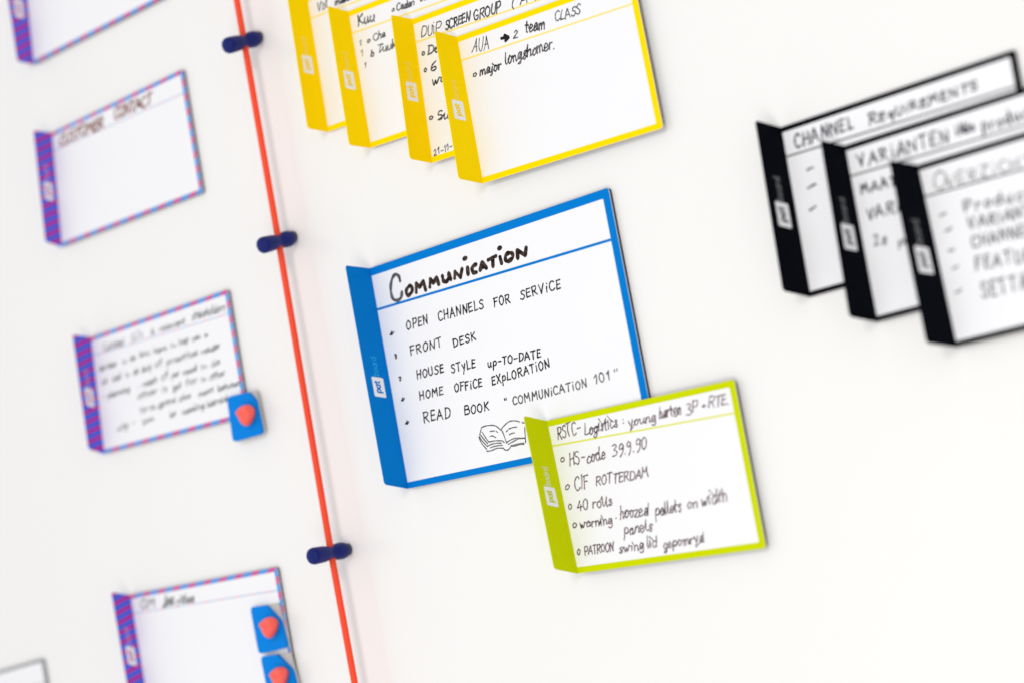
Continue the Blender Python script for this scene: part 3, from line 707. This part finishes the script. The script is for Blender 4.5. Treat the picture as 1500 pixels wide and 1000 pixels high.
GY = 'yellow cards overlapping like roof tiles'
GK = 'black cards overlapping like roof tiles'
GP = 'cards with blue and pink striped edges'
make_card('blue', 'blue', 'big blue-edged card titled Communication with a drawn open book', None)
make_card('green', 'green', 'lime-edged card with a brown handwritten list overlapping the big blue card', None)
make_card('y1', 'yellow', 'yellow-edged card at the back of its stack, mostly hidden, no writing below its header', GY)
make_card('y2', 'yellow', 'yellow-edged card second from the back, with a bold word and faint numbered bullets', GY)
make_card('y3', 'yellow', 'yellow-edged card dated 21-11 at the bottom, second from the front', GY)
make_card('y4', 'yellow', 'frontmost yellow-edged card, whole face visible, arrow in its header', GY)
make_card('k1', 'black', 'black-edged card headed Channel requirements at the back of the black stack', GK)
make_card('k2', 'black', 'black-edged card headed Varianten, between the other two black cards', GK)
make_card('k3', 'black', 'frontmost black-edged card headed Overzicht with a dashed list', GK)
make_card('p1', 'air', 'striped-edge card cut off by the top of the photo, blank lower half', GP)
make_card('p2', 'air', 'striped-edge card with a red-brown header and an empty body', GP)
make_card('p3', 'air', 'striped-edge card covered in small handwriting, one token on its corner', GP)
make_card('p4', 'air', 'striped-edge card carrying two blue tokens, short grey header', GP)
make_card('w', 'plain', 'plain white card with thin grey edge, only its corner in view', None)

# ------------------------------------------------------------------ cord and pins
def tube(name, pts, r, material, parent=None, n=14):
    P = [Vector(p) for p in pts]; v = []; f = []
    for i, p in enumerate(P):
        d = (P[min(i + 1, len(P) - 1)] - P[max(i - 1, 0)]).normalized()
        a = d.cross(Vector((0, 0, 1))).normalized(); b = d.cross(a)
        for k in range(n):
            t = 2 * math.pi * k / n
            v.append(p + a * (r * math.cos(t)) + b * (r * math.sin(t)))
    for i in range(len(P) - 1):
        for k in range(n):
            f.append((i * n + k, i * n + (k + 1) % n, (i + 1) * n + (k + 1) % n, (i + 1) * n + k))
    f.append(tuple(range(n))); f.append(tuple(reversed(range((len(P) - 1) * n, len(P) * n))))
    return obj(name, v, f, material, parent, smooth=True)

waist = [Vector(b) + .46 * (Vector(t) - Vector(b)) for b, t in PINS]
pts = [Vector(CORD[0])] + waist + [Vector(CORD[1])]
fine = []
for a, b in zip(pts, pts[1:]):
    for k in range(8): fine.append(a.lerp(b, k / 8))
fine.append(pts[-1])
cord = tube('elastic_cord', fine, 1.95, 'cord')
tag(cord, 'orange-red elastic cord stretched down the whiteboard through the navy pins', 'cord')

def lathe(name, a, b, prof, material, parent, n=28):
    a, b = Vector(a), Vector(b); d = b - a; L = d.length; d.normalize()
    e1 = d.cross(Vector((0, 1, 0))).normalized(); e2 = d.cross(e1)
    v = []; f = []
    for t, r in prof:
        for k in range(n):
            ang = 2 * math.pi * k / n
            v.append(a + d * (t * L) + e1 * (r * math.cos(ang)) + e2 * (r * math.sin(ang)))
    for i in range(len(prof) - 1):
        for k in range(n):
            f.append((i * n + k, (i + 1) * n + k, (i + 1) * n + (k + 1) % n, i * n + (k + 1) % n))
    f.append(tuple(range(n))); f.append(tuple(reversed(range((len(prof) - 1) * n, len(prof) * n))))
    return obj(name, v, f, material, parent, smooth=True)

PLAB = ['navy rubber pin nearest the top of the red cord, beside the yellow cards',
        'middle navy rubber pin on the red cord, left of the big blue card',
        'lowest navy rubber pin on the red cord, right of the card with two tokens']
for (b, t), lab in zip(PINS, PLAB):
    r = 4.9
    root = thing('cord_pin', lab, 'push pin', (b[0], b[1], 0), 'navy pins holding the red cord')
    lathe('magnet_foot', (b[0], b[1], 0.05), (b[0], b[1], 1.6), [(0, 3.6), (1, 3.8)], 'steel', root)
    prof = [(.0, .55), (.02, .78), (.06, .92), (.13, 1.0), (.22, 1.0), (.30, .95), (.36, .86), (.42, .77), (.46, .75), (.50, .77),
            (.56, .86), (.64, .95), (.75, .98), (.86, 1.0), (.93, .98), (.965, .90), (.985, .76), (.996, .52), (1.0, .2)]
    b2 = Vector(b) + .05 * (Vector(t) - Vector(b))
    lathe('rubber_grip', b2, t, [(x, y * r) for x, y in prof], 'navy', root)

# ------------------------------------------------------------------ tokens
TLAB = ['blue token with coral figure, bottom right corner of the densely written card',
        'upper blue token with coral figure on the card with two tokens',
        'lower blue token with coral figure, partly below the photo edge']
for (quad, blob), lab, zf in zip(TOKENS, TLAB, (2.3, 2.3, 2.3)):
    zt = 6.0
    sh = Sheet(*[(x, y, zt) for x, y in quad], (0, 0, 1))
    cx = sum(p[0] for p in quad) / 4; cy = sum(p[1] for p in quad) / 4
    root = thing('blue_token', lab, 'magnet token', (cx, cy, zf), 'blue tokens with coral figures')
    w, h = sh.w, sh.h
    slab('token_base', sh, rounded(w, h, (2.6, 1.2, 2.6, 2.6)), zf - zt, -2.2, 'tbase', root)
    rr = rounded(w, h, (2.6, 2.6, 2.6, 2.6))
    k = 6
    cut = .40 if lab.startswith(('upper', 'lower')) else .22
    plate = rr[:k] + [(w * (1 - cut) - 1, 0.1), (w * (1 - cut) + .6, .7), (w - .5, h * cut * .98 - .3), (w, h * cut + 1.2)] + rr[2 * k:]
    slab('token_plate', sh, plate, -2.19, 0, 'tblue', root)
    # the coral figure: a rounded bust with a brow and a chin
    bc = Vector((sum(p[0] for p in blob) / len(blob), sum(p[1] for p in blob) / len(blob), zt))
    ol = [Vector((p[0], p[1], zt)) - bc for p in blob]
    ol2 = catmull([(p.x, p.y) for p in ol] + [(ol[0].x, ol[0].y)], 6)[:-1]
    n = len(ol2); v = []; f = []
    levels = [(.66, 0.02), (.74, .8), (.86, 1.8), (.94, 3.0), (.96, 4.2), (.93, 5.4), (.84, 6.5), (.66, 7.4), (.42, 7.9), (.15, 8.1)]
    for s, z in levels:
        for (x, y) in ol2:
            brow = 1.0 * math.exp(-((y - 2.6) / 1.8) ** 2) - .9 * math.exp(-((y + .4) / 1.4) ** 2 - ((abs(x) - 2.8) / 1.4) ** 2) + .7 * math.exp(-(x / .9) ** 2 - ((y + 1.2) / 2.2) ** 2)
            v.append((bc.x + x * s, bc.y + y * s, zt + z + (brow if z > 6 else 0)))
    for i in range(len(levels) - 1):
        for q in range(n):
            f.append((i * n + q, i * n + (q + 1) % n, (i + 1) * n + (q + 1) % n, (i + 1) * n + q))
    f.append(tuple(range((len(levels) - 1) * n, len(levels) * n)))
    fg = obj('coral_figure', v, f, 'coral', root, smooth=True)
    bm = bmesh.new(); bm.from_mesh(fg.data); bmesh.ops.recalc_face_normals(bm, faces=bm.faces); bm.to_mesh(fg.data); bm.free()
